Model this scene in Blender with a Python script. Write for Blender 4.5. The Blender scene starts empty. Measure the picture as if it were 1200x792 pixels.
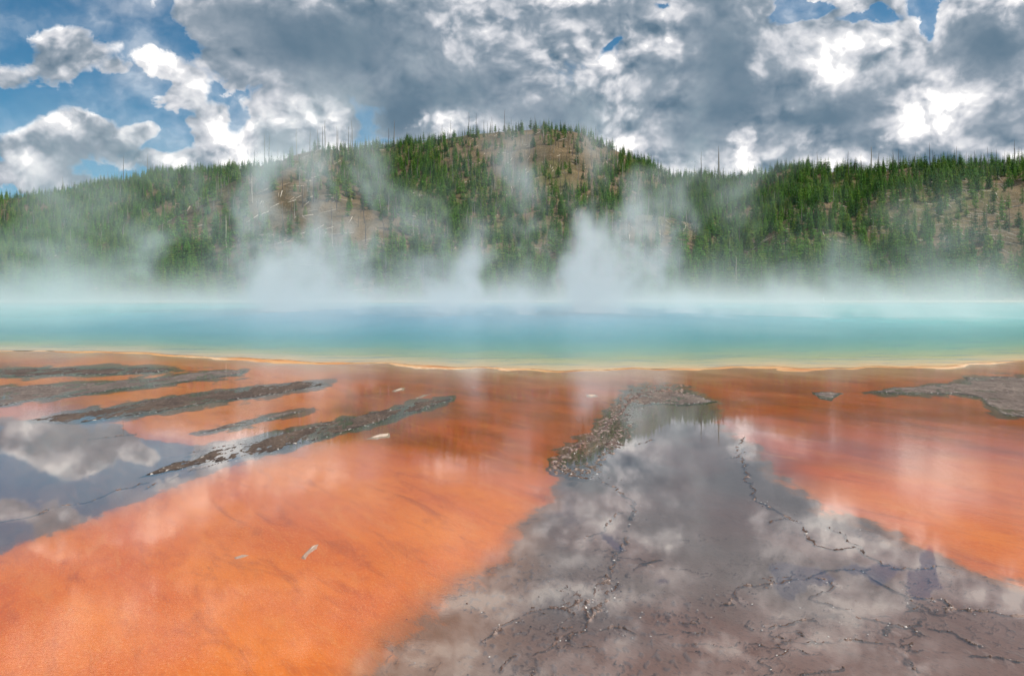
import bpy, math, random
import numpy as np
from mathutils import Vector, Matrix

random.seed(7)
rng = np.random.default_rng(7)
scn = bpy.context.scene
COL = scn.collection
R = math.radians

# ------------------------------------------------------------------ survey constants
F = 1040.0          # focal length in photo pixels (photo is 1200 wide)
EYE = 2.2           # eye height above the water film
HOR = 344.0         # photo row of the horizon
def gy(py): return EYE * F / (py - HOR)             # distance of a ground point seen on row py
def azi(px): return math.atan((px - 600.0) / F)
def ele(px, py): return math.atan((HOR - py) / F * math.cos(azi(px)))

# ------------------------------------------------------------------ camera
cam_data = bpy.data.cameras.new('camera')
cam = bpy.data.objects.new('camera', cam_data)
COL.objects.link(cam)
cam.location = (0, 0, EYE)
cam.rotation_euler = (R(90), 0, 0)
cam_data.sensor_width = 36
cam_data.lens = 36 * F / 1200
cam_data.shift_y = -(396 - HOR) / 1200
cam_data.clip_start = 0.1
cam_data.clip_end = 20000
scn.camera = cam

# ------------------------------------------------------------------ colour management
scn.view_settings.view_transform = 'Standard'
scn.view_settings.look = 'None'
scn.view_settings.gamma = 1
scn.view_settings.use_curve_mapping = False
scn.view_settings.exposure = 0.0
scn.render.engine = 'CYCLES'
scn.cycles.use_denoising = True
scn.cycles.use_adaptive_sampling = True
scn.cycles.adaptive_threshold = 0.025
scn.cycles.max_bounces = 8
scn.cycles.diffuse_bounces = 2
scn.cycles.glossy_bounces = 3
scn.cycles.transparent_max_bounces = 8
scn.cycles.volume_bounces = 2
scn.cycles.volume_step_rate = 2.0
scn.cycles.sample_clamp_indirect = 6

SUN_EL, SUN_AZ = 50.0, 92.0        # azimuth clockwise from the viewing direction
SUN_DIR = Vector((math.sin(R(SUN_AZ)) * math.cos(R(SUN_EL)), math.cos(R(SUN_AZ)) * math.cos(R(SUN_EL)), math.sin(R(SUN_EL))))

# ------------------------------------------------------------------ node helpers
class E:
    """a float socket with arithmetic"""
    def __init__(s, g, sock): s.g, s.s = g, sock
    def _o(s, op, o=None, c=None, clamp=False):
        n = s.g.nodes.new('ShaderNodeMath'); n.operation = op; n.use_clamp = clamp
        for i, v in enumerate((s, o, c)):
            if v is None: continue
            if isinstance(v, E): s.g.links.new(v.s, n.inputs[i])
            else: n.inputs[i].default_value = v
        return E(s.g, n.outputs[0])
    def __add__(s, o): return s._o('ADD', o)
    __radd__ = __add__
    def __mul__(s, o): return s._o('MULTIPLY', o)
    __rmul__ = __mul__
    def __sub__(s, o): return s._o('SUBTRACT', o)
    def __rsub__(s, o): return (s * -1.0) + o
    def __truediv__(s, o): return s._o('DIVIDE', o)
    def pow(s, o): return s._o('POWER', o)
    def exp(s): return s._o('EXPONENT')
    def max(s, o): return s._o('MAXIMUM', o)
    def min(s, o): return s._o('MINIMUM', o)
    def abs(s): return s._o('ABSOLUTE')
    def clamp(s): return s._o('ADD', 0.0, clamp=True)
    def step(s, a, b, lo=0.0, hi=1.0, smooth=True):
        n = s.g.nodes.new('ShaderNodeMapRange')
        if smooth: n.interpolation_type = 'SMOOTHSTEP'
        s.g.links.new(s.s, n.inputs[0])
        for i, v in zip((1, 2, 3, 4), (a, b, lo, hi)): n.inputs[i].default_value = v
        return E(s.g, n.outputs[0])

def noise(g, vec, scale, detail=4, rough=0.5, dist=0.0, lac=2.0, out=0, w=None):
    n = g.nodes.new('ShaderNodeTexNoise')
    n.noise_dimensions = '3D'
    g.links.new(vec, n.inputs['Vector'])
    n.inputs['Scale'].default_value = scale
    n.inputs['Detail'].default_value = detail
    n.inputs['Roughness'].default_value = rough
    n.inputs['Lacunarity'].default_value = lac
    n.inputs['Distortion'].default_value = dist
    return E(g, n.outputs[0]) if out == 0 else n.outputs[1]

def vmath(g, op, a, b=None):
    n = g.nodes.new('ShaderNodeVectorMath'); n.operation = op
    for i, v in enumerate((a, b)):
        if v is None: continue
        if isinstance(v, (tuple, list, Vector)): n.inputs[i].default_value = tuple(v)
        else: g.links.new(v, n.inputs[i])
    return n.outputs[0]

def combine(g, x, y, z):
    n = g.nodes.new('ShaderNodeCombineXYZ')
    for i, v in enumerate((x, y, z)):
        if isinstance(v, E): g.links.new(v.s, n.inputs[i])
        else: n.inputs[i].default_value = v
    return n.outputs[0]

def separate(g, v):
    n = g.nodes.new('ShaderNodeSeparateXYZ'); g.links.new(v, n.inputs[0])
    return [E(g, o) for o in n.outputs]

def mixc(g, f, a, b):
    n = g.nodes.new('ShaderNodeMix'); n.data_type = 'RGBA'; n.clamp_factor = True
    if isinstance(f, E): g.links.new(f.s, n.inputs[0])
    else: n.inputs[0].default_value = f
    for i, v in ((6, a), (7, b)):
        if isinstance(v, (tuple, list)): n.inputs[i].default_value = (*v[:3], 1)
        else: g.links.new(v, n.inputs[i])
    return n.outputs[2]

def ramp(g, f, stops, interp='LINEAR'):
    n = g.nodes.new('ShaderNodeValToRGB'); n.color_ramp.interpolation = interp
    g.links.new(f.s, n.inputs[0])
    els = n.color_ramp.elements
    while len(els) < len(stops): els.new(0.5)
    for e, (p, c) in zip(els, stops):
        e.position = p; e.color = (*c, 1)
    return n.outputs[0]

# ------------------------------------------------------------------ world: Nishita sky with a broken cumulus deck
world = bpy.data.worlds.new('World')
scn.world = world
world.use_nodes = True
g = world.node_tree
g.nodes.clear()
wo = g.nodes.new('ShaderNodeOutputWorld')
tc = g.nodes.new('ShaderNodeTexCoord')
dirv = tc.outputs['Generated']
sky = g.nodes.new('ShaderNodeTexSky')
sky.sky_type = 'NISHITA'; sky.sun_disc = False
sky.sun_elevation = R(SUN_EL); sky.sun_rotation = R(SUN_AZ)
sky.altitude = 2200; sky.air_density = 1.0; sky.dust_density = 0.3; sky.ozone_density = 2.0
bg_sky = g.nodes.new('ShaderNodeBackground'); bg_sky.inputs[1].default_value = 0.085
g.links.new(vmath(g, 'MULTIPLY', sky.outputs[0], (.44, .98, 1.08)), bg_sky.inputs[0])
dx, dy, dz = separate(g, dirv)
AZ = dx._o('ARCTAN2', dy)
EL = dz._o('ARCSINE')
# a flat chart of the upper sky (no seam, no pinch near the view) that carries the cloud texture
den = dy.abs() + 0.7
CU, CV = dx / den, dz / den
chart = combine(g, CU * 1.7, CV * 2.1, 0.0)
def tex2(kind, vec, scale, detail, rough, out=0, dist=0.0):
    n = g.nodes.new('ShaderNodeTexNoise' if kind == 'n' else 'ShaderNodeTexVoronoi')
    if kind == 'n':
        n.noise_dimensions = '2D'; n.inputs['Distortion'].default_value = dist
    else:
        n.voronoi_dimensions = '2D'; n.feature = 'SMOOTH_F1'; n.inputs['Smoothness'].default_value = .35; n.normalize = True
    g.links.new(vec, n.inputs['Vector'])
    n.inputs['Scale'].default_value = scale; n.inputs['Detail'].default_value = detail; n.inputs['Roughness'].default_value = rough
    return E(g, n.outputs[out]) if out == 0 else n.outputs[out]
warp = tex2('n', chart, 8.0, 4, .6, out=1)
warp = vmath(g, 'MULTIPLY', vmath(g, 'SUBTRACT', warp, (0.5, 0.5, 0.5)), (0.035, 0.03, 0.0))
cw = vmath(g, 'ADD', chart, warp)
n1 = tex2('n', cw, 5.5, 10, 0.58)
puff = 1.0 - tex2('v', cw, 16.0, 3, 0.6)
cw2 = vmath(g, 'ADD', cw, (0.006, 0.016, 0.0))
n2 = tex2('n', cw2, 5.5, 7, 0.56)
puff2 = 1.0 - tex2('v', cw2, 16.0, 3, 0.6)
billow = tex2('n', cw, 34.0, 5, 0.6)
wx, wy, _ = separate(g, warp)
azw = AZ + wx * 1.1 + (n1 - 0.5) * 0.03 + (billow - .5) * .03
elw = EL + wy * 0.9 + (puff - 0.6) * 0.02 + (billow - .5) * .02
azel = combine(g, azw, elw, 0.0)
def blobs(lst):
    """soft ellipses added up one after another; the running sum rides along as the z of the position"""
    state = azel
    for b in lst:
        m = g.nodes.new('ShaderNodeMapping'); m.vector_type = 'TEXTURE'
        g.links.new(state, m.inputs[0])
        m.inputs['Location'].default_value = (azi(b[0]), ele(b[0], b[1]), 0)
        m.inputs['Rotation'].default_value = (0, 0, R(b[5] if len(b) > 5 else 0))
        m.inputs['Scale'].default_value = (b[2] / F, b[3] / F, 1e5)
        n = g.nodes.new('ShaderNodeVectorMath'); n.operation = 'LENGTH'
        g.links.new(m.outputs[0], n.inputs[0])
        e = E(g, n.outputs['Value']).step(1.35, 0.0, 0, 1)
        a = g.nodes.new('ShaderNodeVectorMath'); a.operation = 'MULTIPLY_ADD'
        g.links.new(e.s, a.inputs[0]); a.inputs[1].default_value = (0, 0, b[4]); g.links.new(state, a.inputs[2])
        state = a.outputs[0]
    return separate(g, state)[2]
# coverage: overcast to the right of the view, open sky with single cumuli to the left
base = AZ.step(azi(380), azi(520), 0.02, 1.0)
base = base * AZ.step(1.4, 2.4, 1.0, 0.55) + AZ.step(-0.75, -1.3, 0.0, 0.45) + EL.step(R(24), R(34), 0.0, 0.45)
cover = base + blobs([
    (60, 44, 36, 26, 1.0, 20), (98, 66, 50, 22, 1.0, 16), (34, 80, 50, 26, .85), (140, 78, 22, 9, .5, 20), (6, 100, 20, 20, .6, 40),
    (86, 146, 50, 24, 1.0), (108, 170, 66, 28, .95, 10), (24, 172, 56, 24, .95), (160, 156, 30, 11, .8, 28), (190, 190, 60, 16, .9), (30, 200, 50, 14, .3),
    (194, 74, 26, 18, 1., -30), (214, 108, 30, 22, 1., 40), (244, 142, 34, 24, 1., 45), (276, 178, 60, 22, 1.), (232, 188, 50, 14, .6),
    (350, 128, 50, 22, 1.1), (352, 160, 66, 30, 1.1), (325, 132, 22, 22, .6), (395, 140, 24, 30, .8), (312, 172, 40, 24, .6), (440, 185, 60, 14, .8), (100, 214, 240, 16, 1.1), (230, 200, 80, 14, .5),
    (282, 12, 92, 28, 1.25, 10), (330, 50, 120, 36, 1.4, 15), (400, 62, 130, 50, 1.4, 15), (500, 110, 90, 56, 1.1, 20), (278, 92, 14, 10, .5, 50),
    (948, 14, 50, 14, -1.15, 12), (1020, 24, 46, 9, -.8), (1085, 22, 16, 24, -.95), (930, -2, 26, 18, -1.0), (1080, 0, 28, 14, -.9),
    (1000, 4, 24, 8, .9), (597, 17, 26, 4, -.7), (704, 54, 22, 5, -.45, 35), (776, 4, 18, 7, -.8), (485, 138, 14, 8, -.4), (470, 158, 20, 12, -.5), (150, -60, 160, 40, .8), (60, -20, 60, 20, .5), (330, -60, 120, 40, 1.0), (600, -20, 700, 60, .25), (600, -100, 700, 40, .4), 
])
dens = cover + (n1 - 0.5) * 1.7 + (puff - 0.62) * 0.75 + (billow - 0.5) * 0.35
alpha = dens.step(0.38, 0.72).max(n1.step(.35, .75, .03, .42))
thick = dens.step(0.5, 1.5)
shade = blobs([(a_, b_, c_, d_, -e_, *f_) for a_, b_, c_, d_, e_, *f_ in [
    (250, 12, 90, 26, .35), (330, 40, 120, 42, .5, 15), (420, 62, 130, 56, .6, 18), (520, 108, 130, 40, .6, 18), (450, 140, 60, 30, .4), (660, 128, 60, 22, .5), (590, 128, 70, 20, .3),
    (845, 60, 56, 80, .65), (905, 95, 60, 50, .4, 30), (975, 135, 80, 34, .75, 22), (1165, 55, 50, 50, .7, 40), (770, 100, 20, 36, .4, -10), (745, 62, 36, 16, .35), (560, 30, 16, 22, .3),
    (1190, 140, 40, 24, .35), (830, 140, 60, 34, .45), (700, 8, 80, 10, .35), (88, 186, 50, 26, .5, 25), (30, 150, 40, 16, .25),
    (70, 88, 60, 16, .4, 10), (235, 138, 26, 22, .3, 30), (330, 165, 30, 18, .45), (840, -34, 56, 34, .8), (620, -60, 70, 24, .6), (1110, -40, 60, 30, .6), (1170, -90, 70, 26, .6), (760, -96, 40, 22, .6), (480, -40, 60, 20, .5), (940, -110, 60, 24, .5), (300, -40, 80, 26, .4), (1040, 160, 60, 12, .3), (1075, 80, 50, 20, .25, 30), (790, 160, 40, 20, .2)]] + [
    (670, -14, 60, 20, .8), (1010, -14, 70, 26, .9), (860, -78, 56, 12, 1.1, 10), (725, -60, 26, 36, .8), (560, -30, 50, 24, .7), (420, -16, 50, 24, .6), (980, -66, 50, 24, .8), (500, -84, 60, 22, .7), (1180, -20, 50, 18, .7), (200, -50, 70, 24, .8), (60, -70, 60, 24, .6),
    (528, 136, 36, 20, 1.0), (690, 70, 90, 24, .5, 15), (650, 62, 60, 22, .35), (560, 20, 40, 20, .35), (535, 35, 14, 14, .4), (735, 172, 26, 20, .85), (715, 128, 34, 36, .55, -10), (785, 30, 14, 40, .35),
    (873, 164, 17, 20, 1.2, 15), (895, 186, 34, 9, .8, 30), (975, 80, 40, 16, .4, 45), (1020, 50, 60, 16, .5, 10), (1120, 128, 60, 22, .42, 30), (1090, 100, 40, 30, .35), (1130, 120, 9, 8, .4),
    (960, 160, 34, 12, .6, -15), (1062, 158, 20, 16, .6), (1150, 8, 60, 10, .3), (890, 72, 11, 22, .35), (925, 125, 14, 12, .35),
    (372, 122, 42, 14, .8), (330, 140, 30, 16, .4, -30), (395, 150, 16, 30, .5), (300, 188, 60, 16, .6), (262, 150, 22, 40, .5, 35), (55, 30, 30, 18, .6), (120, 66, 40, 10, .4, 20), (200, 68, 24, 14, .45), (225, 110, 24, 14, .4, 40),
    (100, 130, 40, 10, .5), (160, 148, 34, 8, .5, 25), (185, 186, 40, 12, .5), (8, 150, 40, 10, .4), (990, 184, 110, 10, .35), (1180, 178, 60, 10, .35), (440, 190, 60, 12, .5), (486, 138, 9, 12, 1.0, 40)])
relief = (n1 - n2) * 3.0 + (puff - puff2) * 2.6 + (billow - 0.5) * 0.5
calm = (shade * 1.15 + .75).clamp() * .92 + .08
lum = 0.585 + AZ.step(azi(420), azi(150), 0, .07) - thick * 0.04 + (relief * 0.62 + (n1 - 0.5) * 0.9 + (puff - .62) * .5) * calm + shade * .42 + alpha.step(1.0, .4) * .12
lum = lum + EL.step(R(24), R(40), 0.0, 0.08)
ccol = ramp(g, lum.clamp(), [(0.0, (0.07, 0.135, 0.205)), (0.25, (0.13, 0.205, 0.28)), (0.5, (0.30, 0.36, 0.43)),
                     (0.72, (0.64, 0.66, 0.71)), (0.88, (0.86, 0.86, 0.88)), (1.0, (1.2, 1.17, 1.15))])
bg_c = g.nodes.new('ShaderNodeBackground'); g.links.new(ccol, bg_c.inputs[0]); bg_c.inputs[1].default_value = 1.0
mx = g.nodes.new('ShaderNodeMixShader')
g.links.new(alpha.s, mx.inputs[0]); g.links.new(bg_sky.outputs[0], mx.inputs[1]); g.links.new(bg_c.outputs[0], mx.inputs[2])
g.links.new(mx.outputs[0], wo.inputs[0])
world.cycles.sampling_method = 'MANUAL'
world.cycles.sample_map_resolution = 512

# ------------------------------------------------------------------ sun
sl = bpy.data.lights.new('sun', 'SUN')
sun = bpy.data.objects.new('sun', sl)
COL.objects.link(sun)
sl.energy = 4.0; sl.angle = R(0.5); sl.color = (1.0, 0.95, 0.87)
sun.rotation_euler = SUN_DIR.to_track_quat('Z', 'Y').to_euler()
sun.location = (40, 30, 60)

# ------------------------------------------------------------------ numpy helpers
_perm = rng.permutation(4096).astype(np.int64)
_grad = rng.uniform(0, 2 * np.pi, 4096)
_gx, _gy = np.cos(_grad).astype(np.float32), np.sin(_grad).astype(np.float32)
def perlin(x, y, seed=0):
    xi = np.floor(x).astype(np.int64); yi = np.floor(y).astype(np.int64)
    fx = (x - xi).astype(np.float32); fy = (y - yi).astype(np.float32)
    ux = fx * fx * fx * (fx * (fx * 6 - 15) + 10); uy = fy * fy * fy * (fy * (fy * 6 - 15) + 10)
    def gr(ix, iy, dx_, dy_):
        h = _perm[(_perm[(ix + seed * 131) & 4095] + iy) & 4095]
        return _gx[h] * dx_ + _gy[h] * dy_
    a = gr(xi, yi, fx, fy); b = gr(xi + 1, yi, fx - 1, fy)
    c = gr(xi, yi + 1, fx, fy - 1); d = gr(xi + 1, yi + 1, fx - 1, fy - 1)
    return (a + (b - a) * ux) + ((c + (d - c) * ux) - (a + (b - a) * ux)) * uy
def fbm(x, y, octv=4, seed=0, rough=0.5):
    s = np.zeros(np.shape(x), np.float32); a = 1.0; f = 1.0
    for i in range(octv):
        s += a * perlin(x * f, y * f, seed + i * 7); a *= rough; f *= 2.03
    return s
def sstep(x, a, b):
    t = np.clip((x - a) / (b - a), 0, 1); return t * t * (3 - 2 * t)
def seg_dist(x, y, pts):
    d = np.full(x.shape, 1e9, np.float32)
    for (x0, y0), (x1, y1) in zip(pts[:-1], pts[1:]):
        ex, ey = x1 - x0, y1 - y0
        t = np.clip(((x - x0) * ex + (y - y0) * ey) / (ex * ex + ey * ey + 1e-9), 0, 1)
        d = np.minimum(d, np.hypot(x - x0 - t * ex, y - y0 - t * ey))
    return d
def poly_sdf(x, y, pts):
    d = seg_dist(x, y, list(pts) + [pts[0]])
    ins = np.zeros(x.shape, bool)
    n = len(pts)
    for i in range(n):
        x0, y0 = pts[i]; x1, y1 = pts[(i + 1) % n]
        if y0 == y1: continue
        c = ((y0 > y) != (y1 > y)) & (x < (x1 - x0) * (y - y0) / (y1 - y0) + x0)
        ins ^= c
    return np.where(ins, -d, d)          # negative inside
def vor_edge(x, y, seed=0):
    """F2 - F1 of a jittered cell pattern"""
    xi = np.floor(x).astype(np.int64); yi = np.floor(y).astype(np.int64)
    f1 = np.full(x.shape, 9.0, np.float32); f2 = f1.copy()
    for i in (-1, 0, 1):
        for j in (-1, 0, 1):
            h = _perm[(_perm[(xi + i + seed * 57) & 4095] + yi + j) & 4095]
            px_ = xi + i + (_gx[h] * 0.48 + 0.5); py_ = yi + j + (_gy[h] * 0.48 + 0.5)
            d = np.hypot(x - px_, y - py_)
            m = d < f1
            f2 = np.where(m, f1, np.minimum(f2, d)); f1 = np.where(m, d, f1)
    return f2 - f1

def grid_mesh(name, X, Y, Z, keep=None):
    ny, nx = X.shape
    idx = np.arange(ny * nx).reshape(ny, nx)
    q = np.stack([idx[:-1, :-1], idx[:-1, 1:], idx[1:, 1:], idx[1:, :-1]], -1).reshape(-1, 4)
    co = np.stack([X, Y, Z], -1).reshape(-1, 3).astype(np.float32)
    order = None
    if keep is not None:
        k = keep.reshape(-1)
        q = q[k[q].all(1)]
        used = np.zeros(ny * nx, bool); used[q.reshape(-1)] = True
        remap = np.cumsum(used) - 1
        q = remap[q]; co = co[used]; order = used
    me = bpy.data.meshes.new(name)
    me.vertices.add(len(co)); me.vertices.foreach_set('co', co.reshape(-1))
    me.loops.add(q.size); me.loops.foreach_set('vertex_index', q.reshape(-1).astype(np.int32))
    me.polygons.add(len(q)); me.polygons.foreach_set('loop_start', np.arange(0, q.size, 4, dtype=np.int32))
    me.update(calc_edges=True)
    me.shade_smooth()
    return me, order
def attr(me, name, a, order=None):
    a = np.asarray(a, np.float32).reshape(-1)
    if order is not None: a = a[order]
    at = me.attributes.new(name, 'FLOAT', 'POINT'); at.data.foreach_set('value', a)

def link(name, me, mat=None, parent=None):
    o = bpy.data.objects.new(name, me); COL.objects.link(o)
    if mat is not None and me is not None and not me.materials: me.materials.append(mat)
    if parent is not None: o.parent = parent
    return o
def tag(o, label=None, cat=None, group=None, kind=None):
    if label: o['label'] = label
    if cat: o['category'] = cat
    if group: o['group'] = group
    if kind: o['kind'] = kind
    return o

def new_mat(name):
    m = bpy.data.materials.new(name); m.use_nodes = True
    t = m.node_tree
    return m, t, t.nodes['Principled BSDF']
def attribute(g, name):
    n = g.nodes.new('ShaderNodeAttribute'); n.attribute_name = name
    return E(g, n.outputs['Fac'])
def position(g): return g.nodes.new('ShaderNodeNewGeometry').outputs['Position']
def bump(g, h, strength, dist, bsdf=None, sock='Normal'):
    b = g.nodes.new('ShaderNodeBump'); b.inputs['Strength'].default_value = strength; b.inputs['Distance'].default_value = dist
    g.links.new(h.s, b.inputs['Height'])
    if bsdf: g.links.new(b.outputs[0], bsdf.inputs[sock])
    return b.outputs[0]

# ------------------------------------------------------------------ the pool's near shore, in columns of the survey photo
SH_PX = [-3000, -1500, -700, -300, 0, 100, 200, 400, 500, 600, 800, 1000, 1100, 1200, 1500, 2000, 2700, 4000]
SH_Y  = [130, 130, 60, 38, gy(411.5), gy(412), gy(415), gy(425), gy(429), gy(432), gy(432), gy(430), gy(427.5), gy(424), 33, 48, 120, 130]
def shore(px): return np.interp(px, SH_PX, SH_Y) + .38 * np.sin(px / 61.) + .28 * np.sin(px / 23. + 1) + .16 * np.sin(px / 9.1 + 2)
def far_shore(px): return np.interp(px, [-1500, -900, 0, 600, 1200, 2000, 2700], [130, 170, 222, 238, 236, 180, 120.5])

# ------------------------------------------------------------------ ground
G_CENTRE = [(752, 456), (730, 464), (712, 480), (704, 500), (690, 516), (662, 532), (650, 544), (655, 562), (640, 590), (600, 640), (548, 690), (500, 730), (455, 765),
            (425, 800), (400, 1000), (1900, 1000), (1500, 790), (1200, 688), (1120, 660), (1040, 625), (960, 590), (910, 556), (884, 524), (852, 500), (838, 474), (805, 460)]
G_LEFT = [(-900, 500), (0, 489), (90, 487), (140, 497), (170, 516), (240, 521), (300, 512), (380, 497), (440, 482), (530, 465), (475, 490), (390, 512), (300, 538), (200, 570),
          (110, 602), (0, 645), (-400, 780)]
POLY_ALL = {}
BARS = [
    [(-300, 430), (0, 431), (60, 430), (140, 429), (195, 430), (208, 433), (180, 438), (120, 440), (60, 441), (0, 443), (-300, 447)],
    [(-300, 455), (0, 452), (90, 448), (170, 443), (215, 437), (250, 433.5), (292, 433.5), (284, 439), (240, 445), (180, 453), (100, 463), (40, 470), (0, 476), (-300, 502)],
    [(20, 492), (100, 481), (150, 472), (200, 463), (260, 456), (320, 450), (360, 446), (388, 445), (387, 451), (350, 458), (320, 464), (270, 470), (220, 478), (170, 486), (120, 493), (80, 497)],
    [(228, 507), (262, 497), (300, 489), (340, 480), (368, 478), (352, 484), (320, 491), (280, 501), (245, 508)],
    [(150, 562), (205, 540), (255, 526), (300, 516), (330, 506), (372, 496), (410, 488), (450, 479), (490, 470), (532, 464), (535, 468), (500, 479), (460, 491), (420, 503), (380, 513), (340, 523), (300, 534), (250, 543), (205, 553)],
    [(1016, 459), (1050, 453), (1085, 451), (1110, 449), (1126, 446), (1130, 441), (1160, 441), (1200, 441), (1500, 438), (1500, 492), (1200, 489), (1172, 487), (1160, 477), (1148, 467), (1120, 463), (1080, 463), (1045, 462)],
]
VEINS = [
    [(690, 516), (662, 532), (650, 545), (668, 556), (700, 562), (722, 572), (742, 586), (745, 600), (733, 622), (722, 650), (715, 668), (700, 690), (688, 712), (684, 738), (668, 750)],
    [(775, 656), (742, 668), (726, 676), (722, 690), (706, 706), (690, 722)],
    [(686, 704), (664, 712), (640, 714), (614, 718), (600, 728), (578, 738), (566, 748)],
    [(742, 745), (716, 738), (684, 740), (650, 752), (622, 762), (600, 770), (585, 785)],
    [(870, 535), (872, 556), (888, 586), (912, 600), (938, 612), (950, 632), (958, 640), (980, 646), (1000, 640), (1020, 650), (1036, 664), (1060, 667), (1082, 665)],
    [(900, 611), (918, 606), (936, 612)],
    [(845, 705), (862, 698), (872, 688), (905, 682), (938, 676), (960, 669), (985, 667), (1005, 666), (1024, 664), (1040, 660)],
    [(1005, 666), (1020, 674), (1034, 686), (1052, 694), (1078, 700), (1102, 704), (1115, 712), (1140, 716), (1200, 717)],
    [(1115, 712), (1090, 716), (1068, 714), (1060, 704)], [(1068, 714), (1048, 718), (1034, 724)],
    [(955, 674), (972, 678), (980, 686), (970, 692), (952, 700), (965, 707), (985, 712), (1004, 716)],
    [(1075, 762), (1105, 764), (1140, 768), (1165, 768), (1195, 774)], [(1075, 726), (1070, 738), (1040, 732), (1022, 726)],
    [(916, 752), (950, 750), (985, 756), (1010, 752), (1035, 756), (1058, 758), (1072, 774), (1082, 790)],
    [(900, 736), (920, 730), (945, 724), (960, 726)], [(925, 790), (960, 786), (985, 780)],
    [(1086, 734), (1110, 738), (1140, 752), (1170, 760)], [(1045, 745), (1060, 735), (1080, 740)],
    [(836, 470), (815, 468), (800, 463), (770, 458), (750, 461), (738, 470), (728, 484), (745, 488), (770, 486)],
    [(728, 484), (714, 494), (704, 506), (690, 516)], [(700, 522), (716, 520), (740, 522), (770, 514)],
    [(860, 530), (868, 520), (872, 512)], [(852, 536), (866, 536), (872, 524)], [(732, 600), (716, 608), (705, 622), (690, 630)],
    [(0, 612), (30, 606), (60, 596), (100, 588), (140, 574), (190, 560)], [(170, 572), (210, 556), (250, 545), (300, 530), (330, 518)],
    [(200, 535), (235, 528), (262, 522), (300, 519)], [(104, 514), (130, 511), (160, 508)],
    [(1080, 665), (1100, 664), (1120, 668)], [(1020, 650), (1000, 636), (975, 620), (958, 612)], [(770, 747), (790, 742), (810, 744)],
]
def photo_coords(X, Y):
    Yc = np.maximum(Y, 4.0)
    return 600 + X / Yc * F, HOR + EYE * F / Yc
def to_ground(pts): return [((px - 600) / F * gy(py), gy(py)) for px, py in pts]

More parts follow.
